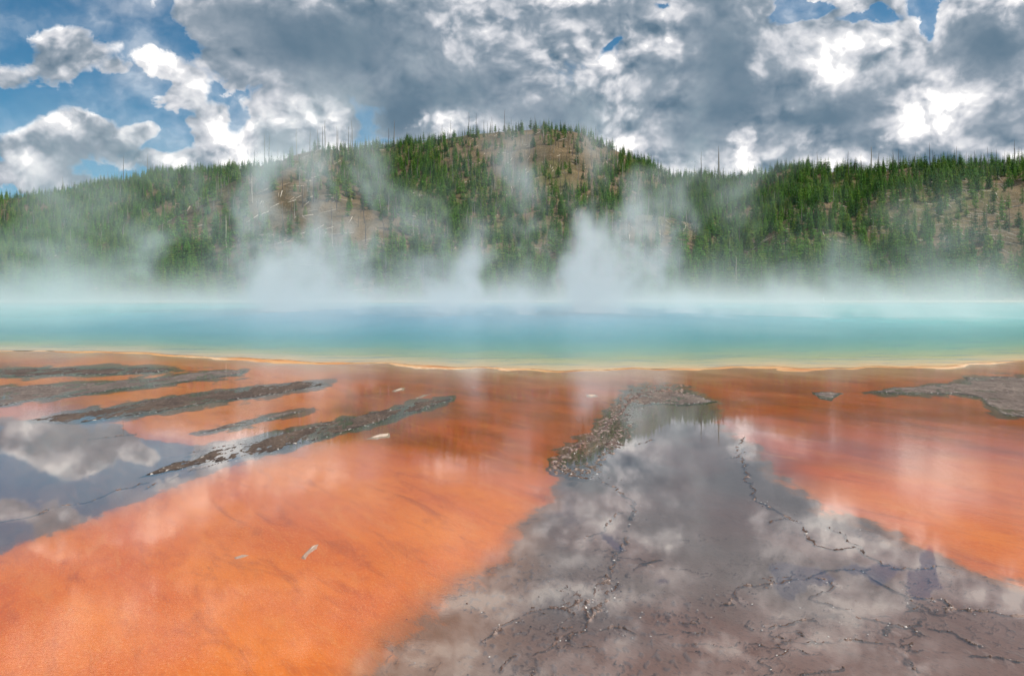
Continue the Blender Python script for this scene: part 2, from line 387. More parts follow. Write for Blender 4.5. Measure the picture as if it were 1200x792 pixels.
def ground_fields(X, Y):
    """everything about the flats as a function of the place: height above the film and the surface masks"""
    px, py = photo_coords(X, Y)
    sh = shore(px)
    out = {}
    wob = fbm(X * 0.9, Y * 0.5, 4, 3) ; wob2 = fbm(X * 3.1, Y * 1.6, 3, 9)
    wob3 = fbm(X * 9, Y * 4, 2, 12)
    s1 = poly_sdf(px, py, G_CENTRE) + wob * 15 + wob2 * 8 + wob3 * 6
    s2 = poly_sdf(px, py, G_LEFT) + wob * 5 + wob2 * 3
    # the west side of the grey apron fades into the orange over metres, its east side over decimetres
    softw = 5 + 44 * sstep(py, 560, 740) * sstep(px, 1000, 600)
    grey1 = sstep(-s1 / softw, -0.9, 0.9)
    grey2 = sstep(-s2 / (5 + 10 * sstep(py, 520, 620)), -0.8, 0.8)
    grey = np.maximum(grey1, grey2)
    far_m = py < 535
    bm = np.zeros_like(grey)
    if far_m.any():
        xf_, yf_ = px[far_m], py[far_m]
        b_ = np.full(xf_.shape, 99., np.float32)
        for bp in BARS: b_ = np.minimum(b_, poly_sdf(xf_, yf_ * 2.2, [(a, c_ * 2.2) for a, c_ in bp]))
        bm[far_m] = sstep(b_ + wob[far_m] * 12 + wob2[far_m] * 8, 9, -2)
    out['stain'] = bm
    out['grey'] = grey
    out['warm'] = grey2
    out['brown'] = np.clip(sstep(-s1 / softw, -1.2, 0.2) * (1 - sstep(-s1 / softw, 0.3, 2.2)), 0, 1)
    # deep rust towards the shore, bright orange nearer
    dp = sstep(py, 610, 500) * (1 - .8 * sstep(px, 420, 330) * sstep(px, 60, 180)) - .5 * sstep(px, 480, 380) * 1.0 + fbm(X * .35, Y * .2, 3, 21) * .7
    out['deep'] = np.clip(dp, 0, 1)
    sd = (sh - Y) + fbm(X * .3, Y * .3, 4, 31) * 1.6
    out['shoreband'] = np.clip(sstep(sd, 6.5, .3), 0, 1)
    rimd = np.abs(sd - 0.9)
    out['rim'] = sstep(rimd, .9, .1) * sstep(fbm(X * .25, Y * 0 + 3, 3, 36), -.1, .3)
    # ---- relief, metres above the film
    z = -0.013 + fbm(X * 1.3, Y * 1.1, 4, 41) * 0.005
    # cell-shaped terracettes on the grey apron
    wxn = X + fbm(X * 2.2, Y * 2.2, 4, 50, .6) * .30; wyn = Y + fbm(X * 2.2, Y * 2.2, 4, 60, .6) * .34
    e1 = vor_edge(wxn * 1.25, wyn * 0.8, 1)
    e2 = vor_edge(wxn * 4.6, wyn * 2.4, 5)
    brk = sstep(fbm(X * 1.6, Y * 1.3, 3, 71), -.08, .12)
    brk2 = sstep(fbm(X * 1.1, Y * .8, 3, 77) + .12 * sstep(px, 700, 950), .04, .22)
    lower = sstep(py, 560, 690)
    r1 = sstep(e1, .035, .0) * brk * grey * (.25 + .75 * lower)
    r2 = sstep(e2, .07, .0) * brk2 * grey * lower * .62
    ridge = np.maximum(r1, r2)
    dv = np.full(X.shape, 9.0, np.float32)
    jx = X + fbm(X * 5, Y * 5, 3, 81) * .06 + fbm(X * 1.5, Y * 1.5, 2, 85) * .05
    jy = Y + fbm(X * 5, Y * 5, 3, 91) * .09 + fbm(X * 1.5, Y * 1.5, 2, 95) * .1
    for v in VEINS: dv = np.minimum(dv, seg_dist(jx, jy, to_ground(v)))
    w = 0.005 + 0.0015 * Y
    vein = np.exp(-(dv / w) ** 2) * sstep(fbm(X * 4.0, Y * 3, 2, 99), -.5, -.05)
    near = np.exp(-(dv / (w * 7)) ** 2)
    grit = sstep(fbm(X * 16, Y * 7, 3, 101), .05, .4) * near * sstep(fbm(X * 2, Y * 2, 2, 108), -.2, .2)
    ridge = np.maximum(ridge, vein)
    out['vein'] = np.clip(np.maximum(vein, ridge * .62), 0, 1)
    # the gritty crust along the western lip of the apron
    lip = seg_dist(px, py, [(800, 460), (757, 458), (733, 468), (722, 484), (708, 500), (694, 514), (664, 531), (652, 545), (670, 553), (700, 545), (716, 520), (733, 500)])
    crust = sstep(lip + fbm(X * 3, Y * 2, 3, 111) * 10, 13, 3)
    bumps = sstep(fbm(X * 14, Y * 6, 3, 121), -.05, .45)
    out['stain'] = np.maximum(out['stain'], np.maximum(sstep(lip + wob * 10 + wob3 * 6, 12, 2) * .55, sstep(crust, .02, .25) * .8))
    # scattered flecks on the lower apron
    zone = sstep(fbm(X * .7, Y * .6, 3, 137) + .5 * np.exp(-(((px - 650) / 130) ** 2 + ((py - 730) / 70) ** 2)) - .25 * sstep(px, 820, 950), -.02, .3)
    fleck = sstep(fbm(X * 22, Y * 11.0, 2, 131), .2, .36) * grey * zone * lower
    z = z + ridge * .0145 + grit * .009 + crust * (0.010 + bumps * .016) + fleck * .008
    z = z + out['rim'] * .012 + sstep(sd, 1.2, .4) * .016
    out['pale'] = np.clip(crust * bumps * .7 * sstep(fbm(X * 17, Y * 8, 2, 143), -.1, .25) + grit * .35 + ridge * .12 * sstep(fbm(X * 7, Y * 5, 2, 141), .0, .3), 0, 1)
    out['fleck'] = np.clip(fleck + grit * .3, 0, 1)
    # the red-brown and slate pools of the apron
    out['tint'] = np.clip(.5 + fbm(X * .55, Y * .35, 3, 151) * .9 + .3 * sstep(px, 780, 900) * sstep(py, 600, 720), 0, 1)
    # bed of the deep pool
    inpool = (Y > sh) & (Y < far_shore(px) + 2) & (px > -1500) & (px < 2700)
    z = np.where(inpool, -np.minimum(.6, .004 + (Y - sh) * .3), z)
    dry = sstep(Y - far_shore(px), 0, 6)
    z = np.where(Y > far_shore(px), .05 + dry * .15 + fbm(X * .08, Y * .08, 3, 161) * .12 * dry, z)
    out['bank'] = np.where(Y > far_shore(px) - 1, 1.0, 0.0)
    return z.astype(np.float32), out

cols = np.concatenate([[-12000, -8000, -5000, -3400, -2400, -1700, -1200, -900, -650, -480, -350, -260, -190, -140, -100, -75],
                       np.arange(-60, 1261, 1.25), [1275, 1300, 1340, 1390, 1460, 1550, 1680, 1850, 2100, 2400, 2900, 3600, 4600, 6200, 9000, 13000]])
v = np.concatenate([np.arange(482, 88, -.72), np.arange(88, 62, -.6), np.arange(61, 10, -1.0), np.arange(9.8, 8.4, -.35), [8, 7.5, 7, 6.5, 6, 5, 4, 3, 2, 1.2, .7, .4]])
rowsY = np.concatenate([[-60, -30, -15, -8, -4, -1, 1, 2.2, 3, 3.6, 4.1, 4.4, 4.6], EYE * F / v])
CX, YY = np.meshgrid(cols, rowsY)
XX = (CX - 600) / F * np.maximum(YY, 4.0)
z, f = ground_fields(XX, YY)
me, _ = grid_mesh('ground', XX, YY, z)
for k in ('grey', 'brown', 'deep', 'shoreband', 'rim', 'vein', 'pale', 'fleck', 'tint', 'bank', 'stain', 'warm'): attr(me, k, f[k])

mat, g, bs = new_mat('wet_mineral_mat')
P = position(g)
rotn = g.nodes.new('ShaderNodeMapping'); rotn.inputs['Rotation'].default_value = (0, 0, R(-28)); g.links.new(P, rotn.inputs[0])
flow = vmath(g, 'MULTIPLY', rotn.outputs[0], (1.0, .38, 1.0))
nA = noise(g, flow, 1.1, 6, .6); nB = noise(g, flow, 9.0, 6, .62); nC = noise(g, flow, 60.0, 4, .7); nD = noise(g, flow, .35, 4, .55)
A = {k: attribute(g, k) for k in ('grey', 'brown', 'deep', 'shoreband', 'rim', 'vein', 'pale', 'fleck', 'tint', 'bank', 'stain', 'warm')}
bright = mixc(g, nA.step(.3, .7), (.72, .155, .003), (.86, .25, .008))
bright = mixc(g, nB.step(.45, .8) * .35, bright, (.50, .085, .010))
bright = mixc(g, nD.step(.52, .7) * .5, bright, (.52, .10, .012))
bright = mixc(g, (nC - .5).step(.0, .18) * .6, bright, (.85, .34, .09))
deep = mixc(g, nA.step(.35, .65), (.60, .105, .004), (.36, .06, .004))
deep = mixc(g, (nC - .5).step(.0, .18) * .5, deep, (.62, .17, .02))
deep = mixc(g, nB.step(.5, .75) * .5, deep, (.60, .14, .012))
str_ = noise(g, vmath(g, 'MULTIPLY', rotn.outputs[0], (1.0, .22, 1.0)), 3.4, 6, .68, dist=.8)
orange = mixc(g, (A['deep'] + (nD - .5) * .6).step(.15, .9), bright, deep)
greyc = mixc(g, (A['tint'] + (nA - .5) * .8).step(.2, .85), (.21, .150, .118), (.25, .135, .095))
greyc = mixc(g, nD.step(.5, .66) * .6, greyc, (.10, .088, .08))
greyc = mixc(g, nB.step(.45, .8) * .5, greyc, (.27, .20, .165))
greyc = mixc(g, (nC - .5).step(.02, .2) * .6, greyc, (.055, .04, .034))
orange = mixc(g, str_.step(.50, .72) * .42, orange, (.34, .055, .006))
orange = mixc(g, str_.step(.44, .34) * .35, orange, (.80, .30, .06))
greyc = mixc(g, A['warm'] * str_.step(.42, .6, .35, .9), greyc, (.30, .17, .11))
ge = (A['grey'] + (nB - .5) * 1.1 + (nC - .5) * .6).step(.36, .64)
c = mixc(g, ge * .75 + A['grey'] * .25, orange, greyc)
c = mixc(g, A['brown'] * .6, c, (.36, .16, .055))
c = mixc(g, (A['stain'] + (nB - .5) * .7).step(.3, .7) * .85, c, mixc(g, nC.step(.4, .6), (.05, .035, .026), (.12, .085, .06)))
sb = mixc(g, nA.step(.35, .65), (.60, .38, .17), (.50, .23, .08))
c = mixc(g, A['shoreband'] * .85, c, sb)
c = mixc(g, A['rim'] * nB.step(.35, .6) * .8, c, (.80, .62, .42))
c = mixc(g, A['vein'].step(.05, .5) * .9, c, mixc(g, nC.step(.4, .65), (.022, .015, .012), (.12, .055, .036)))
c = mixc(g, A['fleck'] * .7, c, (.16, .12, .11))
c = mixc(g, A['pale'] * nC.step(.3, .6), c, (.62, .48, .42))
meadow = mixc(g, nD.step(.4, .6), (.36, .30, .20), (.55, .48, .38))
c = mixc(g, A['bank'], c, meadow)
g.links.new(c, bs.inputs['Base Color'])
bs.inputs['Roughness'].default_value = .6; bs.inputs['Specular IOR Level'].default_value = .25
hh = nB * .6 + nC * .35
bump(g, hh, 1.0, .014, bs)
tag(link('ground', me, mat), kind='structure')

# ------------------------------------------------------------------ the film of run-off water over the mats
ss = np.linspace(0, 1, 90)[:, None]
cc = np.concatenate([[-12000, -6000, -3000, -1500, -700, -300], np.linspace(-100, 1300, 300), [1500, 2000, 3000, 6000, 13000]])[None, :]
shc = shore(cc)
edge = np.minimum(shc - .35, 60)
Yf = -60 + (edge + 60) * ss ** .35
Yf = np.where(ss == 0, -60, Yf)
Xf = (cc - 600) / F * np.maximum(Yf, 4.0)
me, _ = grid_mesh('water_film', Xf, Yf, np.zeros_like(Xf))
pxf, pyf = photo_coords(Xf, Yf)
gz = np.maximum(sstep(-poly_sdf(pxf, pyf, G_CENTRE), -40, 10), sstep(-poly_sdf(pxf, pyf, G_LEFT), -25, 5))
attr(me, 'ripple', 1 - gz)
mat, g, bs = new_mat('shallow_water_film')
P = position(g)
wv = vmath(g, 'MULTIPLY', P, (1.0, 1.6, 1.0))
ns = noise(g, wv, 26.0, 3, .55, dist=.6); nl = noise(g, wv, 3.2, 3, .5); nq = noise(g, P, .22, 3, .5)
amt = attribute(g, 'ripple') * nq.step(.40, .6, .10, 1.0)
h = (ns - .5) * (amt + .03) + (nl - .5) * .35 * (amt + .08)
nrm = bump(g, h, 1.0, .0006)
refl = attribute(g, 'ripple').step(0, 1, 1.5, 1.08)
fr = g.nodes.new('ShaderNodeFresnel'); fr.inputs[0].default_value = 1.5
g.links.new(nrm, fr.inputs['Normal'])
gl = g.nodes.new('ShaderNodeBsdfGlossy'); gl.inputs['Roughness'].default_value = .015
g.links.new(nrm, gl.inputs['Normal'])
tr = g.nodes.new('ShaderNodeBsdfTransparent')
ms = g.nodes.new('ShaderNodeMixShader')
g.links.new((E(g, fr.outputs[0]) * refl).min(.56).s, ms.inputs[0]); g.links.new(tr.outputs[0], ms.inputs[1]); g.links.new(gl.outputs[0], ms.inputs[2])
g.nodes.remove(bs)
g.links.new(ms.outputs[0], g.nodes['Material Output'].inputs[0])
tag(link('water_film', me, mat), kind='structure')

# ------------------------------------------------------------------ the hot spring's pool
cc = np.linspace(-1500, 2700, 1100)[None, :]
ss = (np.linspace(0, 1, 110) ** 2.2)[:, None]
yn, yf = shore(cc) - .05, far_shore(cc) + .0
Yp = yn + (yf - yn) * ss
Xp = (cc - 600) / F * Yp
wob = fbm(Xp[0] * .5, Yp[0] * .3, 3, 31)
me, _ = grid_mesh('pool_water', Xp, Yp, np.full_like(Xp, .006))
dn = (Yp - yn)
dside = np.minimum(np.abs(Xp + 165), np.abs(165 - Xp)) * np.where(np.abs(Xp) > 165, 0, 1)
dfar = (yf - Yp)
attr(me, 'shore', np.minimum(dn, np.minimum(dfar * .6 + 1, 400)))
attr(me, 'centre', np.clip(1 - np.hypot((Xp + 6) / 50, (Yp - 110) / 100), 0, 1))
mat, g, bs = new_mat('hot_spring_water')
P = position(g)
st = vmath(g, 'MULTIPLY', P, (.12, .5, 1))
n1_ = noise(g, st, 1.0, 4, .55); n2_ = noise(g, vmath(g, 'MULTIPLY', P, (.35, 1.4, 1)), 1.0, 4, .6)
d = attribute(g, 'shore') + (n1_ - .5) * 3.0
q = (d / 46.0).clamp()
c = ramp(g, q, [(0, (.66, .40, .16)), (.035, (.50, .40, .19)), (.09, (.32, .34, .13)), (.19, (.15, .31, .18)), (.36, (.06, .27, .23)), (1, (.13, .46, .46))])
c = mixc(g, attribute(g, 'centre').step(.0, .7), c, (.05, .24, .37))
c = mixc(g, n2_.step(.48, .66) * .5, c, (.035, .18, .24))
g.links.new(c, bs.inputs['Base Color'])
bs.inputs['Roughness'].default_value = .22
bs.inputs['IOR'].default_value = 1.33
bs.inputs['Specular IOR Level'].default_value = .3
bump(g, noise(g, vmath(g, 'MULTIPLY', P, (1, 2.2, 1)), 2.2, 4, .6), .9, .10, bs)
tag(link('pool_water', me, mat), kind='structure')

# ------------------------------------------------------------------ hills
RA_PX = [-2500, -900, -400, 0, 60, 100, 150, 180, 260, 300, 330, 350, 370, 400, 450, 480, 520, 560, 600, 640, 670, 690, 720, 760, 780, 800, 830, 850, 870, 900, 925, 945, 970, 1000, 1050, 1120, 1200, 1500, 2000, 3500]
RA_PY = [300, 262, 240, 234, 230, 219, 212, 203, 199, 197, 190, 180, 176, 176, 175, 169, 163, 156, 153, 151, 153, 160, 175, 193, 205, 210, 206, 212, 212, 210, 199, 196, 202, 203, 201, 196, 191, 182, 205, 300]
def hill_z(X, Y):
    Yc = np.maximum(Y, 50)
    px = 600 + X / Yc * F
    jit = fbm(px / 26, px * 0 + .5, 3, 201) * 2.2
    D = np.interp(px, [-900, 0, 300, 600, 780, 830, 925, 1000, 1200, 1800], [820, 800, 720, 700, 660, 620, 590, 560, 520, 500])
    py = np.interp(px, RA_PX, RA_PY) + jit
    zr = EYE + (HOR - py) / F * D
    t = (Y - 258) / (D - 258)
    front = np.clip(t, 0, 1) ** 1.38
    back = 1 - np.clip((Y - D) / 420, 0, 1) ** 1.6
    z = zr * front * np.where(t > 1, back, 1)
    # the western spur, in front of the main hill
    def spur(pts, D2, start, fall, pw=1.2):
        p = np.interp(px, [a for a, b in pts], [b for a, b in pts]) + jit * .5
        z2 = (HOR - p) / F * D2 + EYE
        t2 = (Y - start) / (D2 - start)
        return z2 * np.clip(t2, 0, 1) ** pw * (1 - np.clip((Y - D2) / fall, 0, 1) ** 1.5)
    B = spur([(100, 344), (125, 315), (140, 297), (200, 255), (250, 228), (290, 206), (340, 200), (400, 208), (470, 232), (540, 270), (600, 344)], 440, 265, 150)
    C = spur([(630, 344), (655, 303), (672, 283), (700, 265), (740, 252), (790, 250), (825, 264), (850, 288), (900, 344)], 360, 262, 90)
    D_ = spur([(850, 344), (900, 250), (930, 222), (990, 240), (1040, 230), (1100, 215), (1160, 206), (1230, 200), (1400, 230), (1700, 344)], 440, 262, 160, 1.15)
    k = 5.0
    s = np.stack([z, B, C, D_]) / k
    z = k * np.log(np.exp(np.clip(s, -20, 60)).sum(0)) - k * np.log(4) * np.exp(-np.maximum(z, 0) / 6)
    amp = sstep(Y, 265, 380)
    rough = fbm(X / 55, Y / 70, 5, 221, .5) * 4.5 + np.abs(fbm(X / 24, Y / 40, 4, 231)) * 3.5 - 1.2
    rough *= amp * (1 - .6 * np.exp(-((Y - D) / 40) ** 2))
    return np.where(Y < 262, -.6 + (Y - 240) / 22 * .75, z + rough + .15).astype(np.float32)
hc = np.concatenate([np.arange(-900, -80, 16), np.arange(-80, 1281, 2.6), np.arange(1290, 2200, 16)])
hy = np.concatenate([[240, 250, 258], np.arange(262, 460, 2.2), np.arange(460, 860, 3.0), np.arange(870, 1300, 25)])
CX, YY = np.meshgrid(hc, hy)
XX = (CX - 600) / F * YY
ZZ = hill_z(XX, YY)
me, _ = grid_mesh('hills', XX, YY, ZZ)
mat, g, bs = new_mat('burnt_hillside_soil')
P = position(g)
a1 = noise(g, P, .028, 5, .6); a2 = noise(g, P, .16, 5, .65); a3 = noise(g, P, .9, 4, .65); a4 = noise(g, P, .012, 3, .5)
c = mixc(g, a1.step(.42, .6), (.105, .08, .04), (.18, .13, .07))
c = mixc(g, a4.step(.48, .62) * .7, c, (.12, .13, .04))
c = mixc(g, a2.step(.52, .7) * .7, c, (.27, .185, .115))
c = mixc(g, a2.step(.46, .3) * .7, c, (.09, .07, .045))
c = mixc(g, a3.step(.54, .7) * .5, c, (.32, .25, .18))
c = mixc(g, a3.step(.44, .3) * .6, c, (.06, .065, .03))
g.links.new(c, bs.inputs['Base Color']); bs.inputs['Roughness'].default_value = .95; bs.inputs['Specular IOR Level'].default_value = .1
bump(g, a2 * 3 + a3 * .8, .8, 1.0, bs)
tag(link('hills', me, mat), kind='structure')

def hz(x, y): return float(hill_z(np.array([x]), np.array([y]))[0])

# ------------------------------------------------------------------ trees
def mat_simple(name, cols_, rough=.9, scale=1.0, rnd=.35):
    m, g, bs = new_mat(name)
    oi = g.nodes.new('ShaderNodeObjectInfo')
    tcn = g.nodes.new('ShaderNodeTexCoord')
    r = E(g, oi.outputs['Random'])
    n = noise(g, tcn.outputs['Object'], scale, 4, .6)
    c = mixc(g, (n + (r - .5) * rnd).step(.3, .7), cols_[0], cols_[1])
    if len(cols_) > 2: c = mixc(g, r.step(.72, 1.0) * .8, c, cols_[2])
    if len(cols_) > 3: c = mixc(g, r.step(.2, .0) * .8, c, cols_[3])
    g.links.new(c, bs.inputs['Base Color']); bs.inputs['Roughness'].default_value = rough
    bs.inputs['Specular IOR Level'].default_value = .2
    return m
M_NEEDLE = mat_simple('conifer_needles', [(.035, .115, .014), (.10, .25, .025), (.17, .24, .022), (.022, .085, .026)], .8, 1.2, .9)
M_RUST = mat_simple('rust_needles', [(.25, .10, .03), (.16, .09, .03)], .9, 1.5)
M_BARK = mat_simple('conifer_bark', [(.11, .075, .05), (.18, .13, .09)], .95, 3)
M_SNAG = mat_simple('weathered_dead_wood', [(.11, .09, .078), (.26, .225, .19), (.42, .38, .33)], .9, .6, .8)
M_LOG = mat_simple('bleached_log_wood', [(.50, .41, .31), (.75, .67, .55), (.34, .26, .19)], .9, 1.0, .8)

class MB:
    def __init__(s): s.v = []; s.f = []
    def tube(s, p0, p1, r0, r1, n=5):
        p0, p1 = Vector(p0), Vector(p1)
        d = (p1 - p0).normalized()
        a = d.orthogonal().normalized(); b = d.cross(a)
        i = len(s.v)
        for p, r in ((p0, r0), (p1, r1)):
            for k in range(n):
                t = 2 * math.pi * k / n
                s.v.append(p + (a * math.cos(t) + b * math.sin(t)) * r)
        for k in range(n):
            s.f.append((i + k, i + (k + 1) % n, i + n + (k + 1) % n, i + n + k))
        s.f.append(tuple(i + k for k in range(n))[::-1]); s.f.append(tuple(i + n + k for k in range(n)))
    def tri(s, *p):
        i = len(s.v); s.v += [Vector(q) for q in p]; s.f.append(tuple(range(i, i + len(p))))
    def build(s, name):
        m = bpy.data.meshes.new(name); m.from_pydata([tuple(v) for v in s.v], [], s.f); m.update(); return m

def crown_mb(rnd, H, W, whorls, per, sub, base=.08):
    """whorls of drooping boughs, each a ragged spray of small needle faces"""
    mb = MB()
    lean = rnd.uniform(-.15, .15)
    for w in range(whorls):
        t = (w + rnd.uniform(-.3, .3)) / whorls
        t = min(max(t, 0), .985)
        zc = H * (base + (1 - base) * t)
        L = W * ((1 - t) ** .8) * rnd.uniform(.75, 1.15) * (1.0 if t > .12 else .8) + .06 * W
        a0 = rnd.uniform(0, 6.28)
        for k in range(per):
            if rnd.random() < .12: continue
            a = a0 + 6.283 * k / per + rnd.uniform(-.35, .35)
            l = L * rnd.uniform(.6, 1.2)
            drop = l * rnd.uniform(.15, .55) - l * .35 * t
            o = Vector((lean * t, 0, zc)); d = Vector((math.cos(a), math.sin(a), 0)); sd = Vector((-d.y, d.x, 0))
            tip = o + d * l - Vector((0, 0, drop))
            for j in range(sub):
                u0 = j / sub; u1 = (j + 1.25) / sub
                pa = o.lerp(tip, u0 * .95); pb = o.lerp(tip, min(1, u1))
                wd = l * .28 * (1 - .55 * u0) * rnd.uniform(.7, 1.3)
                up = Vector((0, 0, l * rnd.uniform(.02, .12))); dn = Vector((0, 0, -l * rnd.uniform(.1, .26)))
                mb.tri(pa + up, pa.lerp(pb, .5) + sd * wd + dn, pb)
                mb.tri(pa + up, pb, pa.lerp(pb, .5) - sd * wd + dn)
    mb.tube((lean, 0, H * .95), (lean, 0, H * 1.05), W * .035, .005, 3)
    return mb
def trunk_mb(rnd, H, r):
    mb = MB()
    mb.tube((0, 0, -.5), (rnd.uniform(-.03, .03), 0, H * .5), r, r * .6, 6)
    mb.tube((0, 0, H * .5), (0, 0, H * .98), r * .6, r * .1, 6)
    return mb
def snag_mb(rnd, H, r, stubs):
    mb = MB()
    lean = rnd.uniform(-.05, .05) * H; kx = rnd.uniform(-.015, .015) * H
    p = [Vector((0, 0, -.5)), Vector((lean * .4 + kx, 0, H * .4)), Vector((lean * .75 + kx, kx, H * .75)), Vector((lean, 0, H))]
    rr = [r, r * .75, r * .5, r * .18]
    for i in range(3): mb.tube(p[i], p[i + 1], rr[i], rr[i + 1], 5)
    for k in range(stubs):
        t = rnd.uniform(.3, .97); a = rnd.uniform(0, 6.28)
        i = min(2, int(t * 3)); q = p[i].lerp(p[i + 1], t * 3 - i)
        l = H * rnd.uniform(.02, .075) * (1.3 - t)
        mb.tube(q, q + Vector((math.cos(a) * l, math.sin(a) * l, l * rnd.uniform(-.5, .6))), r * .2, r * .05, 3)
    return mb
def log_mb(rnd, L, r):
    mb = MB()
    k = rnd.uniform(-.03, .03) * L
    mb.tube((-L / 2, 0, r), (0, k, r * .9), r, r * .75, 6); mb.tube((0, k, r * .9), (L / 2, 0, r * .6), r * .75, r * .3, 6)
    for i in range(5):
        t = rnd.uniform(-.2, .45); a = rnd.uniform(0, 3.14)
        l = rnd.uniform(.3, .9)
        mb.tube((t * L, 0, r), (t * L + .2, math.cos(a) * l, r + math.sin(a) * l), r * .3, r * .08, 3)
    return mb

N_VAR = 7
conifers, snags, logs = [], [], []
for i in range(N_VAR):
    rnd = random.Random(100 + i)
    H = 8.0; W = rnd.uniform(1.15, 1.75)
    ck = crown_mb(rnd, H, W, rnd.randint(13, 17), 8, 3, rnd.uniform(.04, .14)); tk = trunk_mb(rnd, H, .11)
    conifers.append((ck.build('conifer_crown'), tk.build('conifer_trunk'), ck, tk))
    conifers[-1][0].materials.append(M_NEEDLE); conifers[-1][1].materials.append(M_BARK)
    sm = snag_mb(rnd, 16.0, .23, 16).build('dead_tree'); sm.materials.append(M_SNAG); snags.append(sm)
    lm = log_mb(rnd, 11.0, .24).build('fallen_log'); lm.materials.append(M_LOG); logs.append(lm)
rnd = random.Random(5)
ck = crown_mb(rnd, 11.0, 2.9, 26, 12, 5, .03)
BIG = (ck.build('big_conifer_crown'), trunk_mb(rnd, 11.0, .2).build('big_conifer_trunk'))
BIG[0].materials.append(M_NEEDLE); BIG[1].materials.append(M_BARK)
RUST = (conifers[2][0].copy(), conifers[2][1]); RUST[0].materials.clear(); RUST[0].materials.append(M_RUST)

def stuff_proto(name, mbs):
    m = bpy.data.meshes.new(name); vs, fs, mi = [], [], []
    for j, mb in enumerate(mbs):
        o = len(vs); vs += [tuple(q) for q in mb.v]; fs += [tuple(o + k for k in f_) for f_ in mb.f]; mi += [j] * len(mb.f)
    m.from_pydata(vs, [], fs); m.polygons.foreach_set('material_index', mi); m.update(); return m
proto_con = []
for i, (a, b, ck, tk) in enumerate(conifers):
    m = stuff_proto('conifer', (ck, tk)); m.materials.append(M_NEEDLE); m.materials.append(M_BARK); proto_con.append(m)

# density of live trees over the survey photo: (px, py, rx, ry, amount)
DENS = [(180, 250, 110, 45, .9), (60, 290, 90, 45, .6), (250, 205, 70, 14, .9), (100, 250, 60, 40, .5), (460, 215, 60, 45, .9), (520, 265, 70, 60, .9), (420, 185, 60, 14, .6), (600, 235, 90, 50, .45),
        (700, 240, 70, 45, .55), (690, 165, 40, 14, .5), (740, 190, 30, 20, .5), (830, 270, 90, 60, .95), (900, 240, 110, 45, 1.), (990, 225, 90, 30, 1.), (820, 235, 60, 30, .9), (1100, 205, 130, 16, .9),
        (960, 300, 110, 40, .55), (1040, 300, 60, 40, .6), (1130, 330, 120, 34, 1.3), (950, 335, 160, 26, 1.0), (200, 320, 300, 30, .8), (560, 320, 300, 28, .6), (860, 200, 90, 10, .8),
        (1080, 240, 60, 30, .4), (1150, 250, 60, 50, .25), (500, 190, 40, 20, .5), (230, 290, 70, 30, .5), (640, 150, 60, 8, .6), (1180, 200, 60, 14, .5)]
BARE = [(200, 262, 60, 22, 1.), (330, 250, 50, 40, .45), (420, 270, 50, 40, .6), (650, 188, 130, 38, .6), (760, 275, 50, 25, 1.), (930, 275, 60, 22, .8), (1070, 262, 60, 30, .62), (1160, 250, 70, 44, .55), (1090, 310, 30, 16, .6),
        (935, 197, 30, 10, .5), (845, 214, 40, 8, .7), (360, 190, 40, 12, .6), (60, 250, 40, 14, .5), (450, 330, 200, 20, .3)]
def field(px, py, lst):
    s = 0 * px
    for a, b, rx, ry, w in lst: s = s + w * np.exp(-(((px - a) / rx) ** 2 + ((py - b) / ry) ** 2))
    return s
def scatter(n, ymin, ymax, cl, ch, seed):
    r = np.random.default_rng(seed)
    Y = np.sqrt(r.uniform(ymin ** 2, ymax ** 2, n)); c = r.uniform(cl, ch, n)
    X = c * Y; Z = hill_z(X, Y)
    return X, Y, Z, 600 + c * F, HOR - (Z - EYE) / Y * F, r
trees = []
X, Y, Z, px, py, r = scatter(60000, 256, 860, -.85, .85, 11)
inframe_c = np.clip(px, 0, 1200)
p = .34 + field(inframe_c, py, DENS) * .8 - field(inframe_c, py, BARE) * .8
p *= .55 + .9 * sstep(fbm(X / 22, Y / 30, 3, 301), -.35, .35)
p *= np.where(Y < 275, 1.5, 1)
ok = r.uniform(0, 1, len(X)) < p * .55
for x, y, z_, a, b in zip(X[ok], Y[ok], Z[ok], px[ok], py[ok]):
    s = r.uniform(.58, 1.28) * (1.15 if y < 330 else 1)
    trees.append((x, y, z_, a, b, s))
snagl = []
X, Y, Z, px, py, r = scatter(16000, 262, 860, -.8, .8, 12)
p = .10 + .45 * field(px, py, [(640, 200, 160, 50, 1.), (360, 215, 80, 40, 1.), (60, 260, 80, 60, .7), (450, 300, 200, 50, .6), (760, 290, 90, 40, .8), (860, 240, 60, 40, .3), (700, 250, 100, 50, .5), (700, 170, 90, 20, .4)])
ok = r.uniform(0, 1, len(X)) < p * .85
for x, y, z_, a, b in zip(X[ok], Y[ok], Z[ok], px[ok], py[ok]):
    snagl.append((x, y, z_, a, b, r.uniform(.22, .62) * (1.15 if r.uniform() > .85 else 1)))
logl = []
X, Y, Z, px, py, r = scatter(11000, 268, 760, -.75, .75, 13)
p = .12 + field(px, py, [(1150, 255, 80, 55, 1.5), (1070, 270, 70, 45, 1.5), (930, 280, 80, 30, 1.1), (640, 190, 130, 40, .35), (760, 275, 60, 30, .8), (350, 240, 80, 50, .7), (440, 290, 90, 50, .5), (200, 265, 60, 30, .4), (1080, 320, 60, 25, .5)])
ok = r.uniform(0, 1, len(X)) < p * .42
for x, y, z_, a, b in zip(X[ok], Y[ok], Z[ok], px[ok], py[ok]):
    down = math.atan2(-1, .25 * math.sin(x / 60))      # roughly downhill
    a_ = down + r.normal(0.55 if a > 850 else -.2, .55)
    logl.append((x, y, z_, a, b, r.uniform(.3, .85), a_))

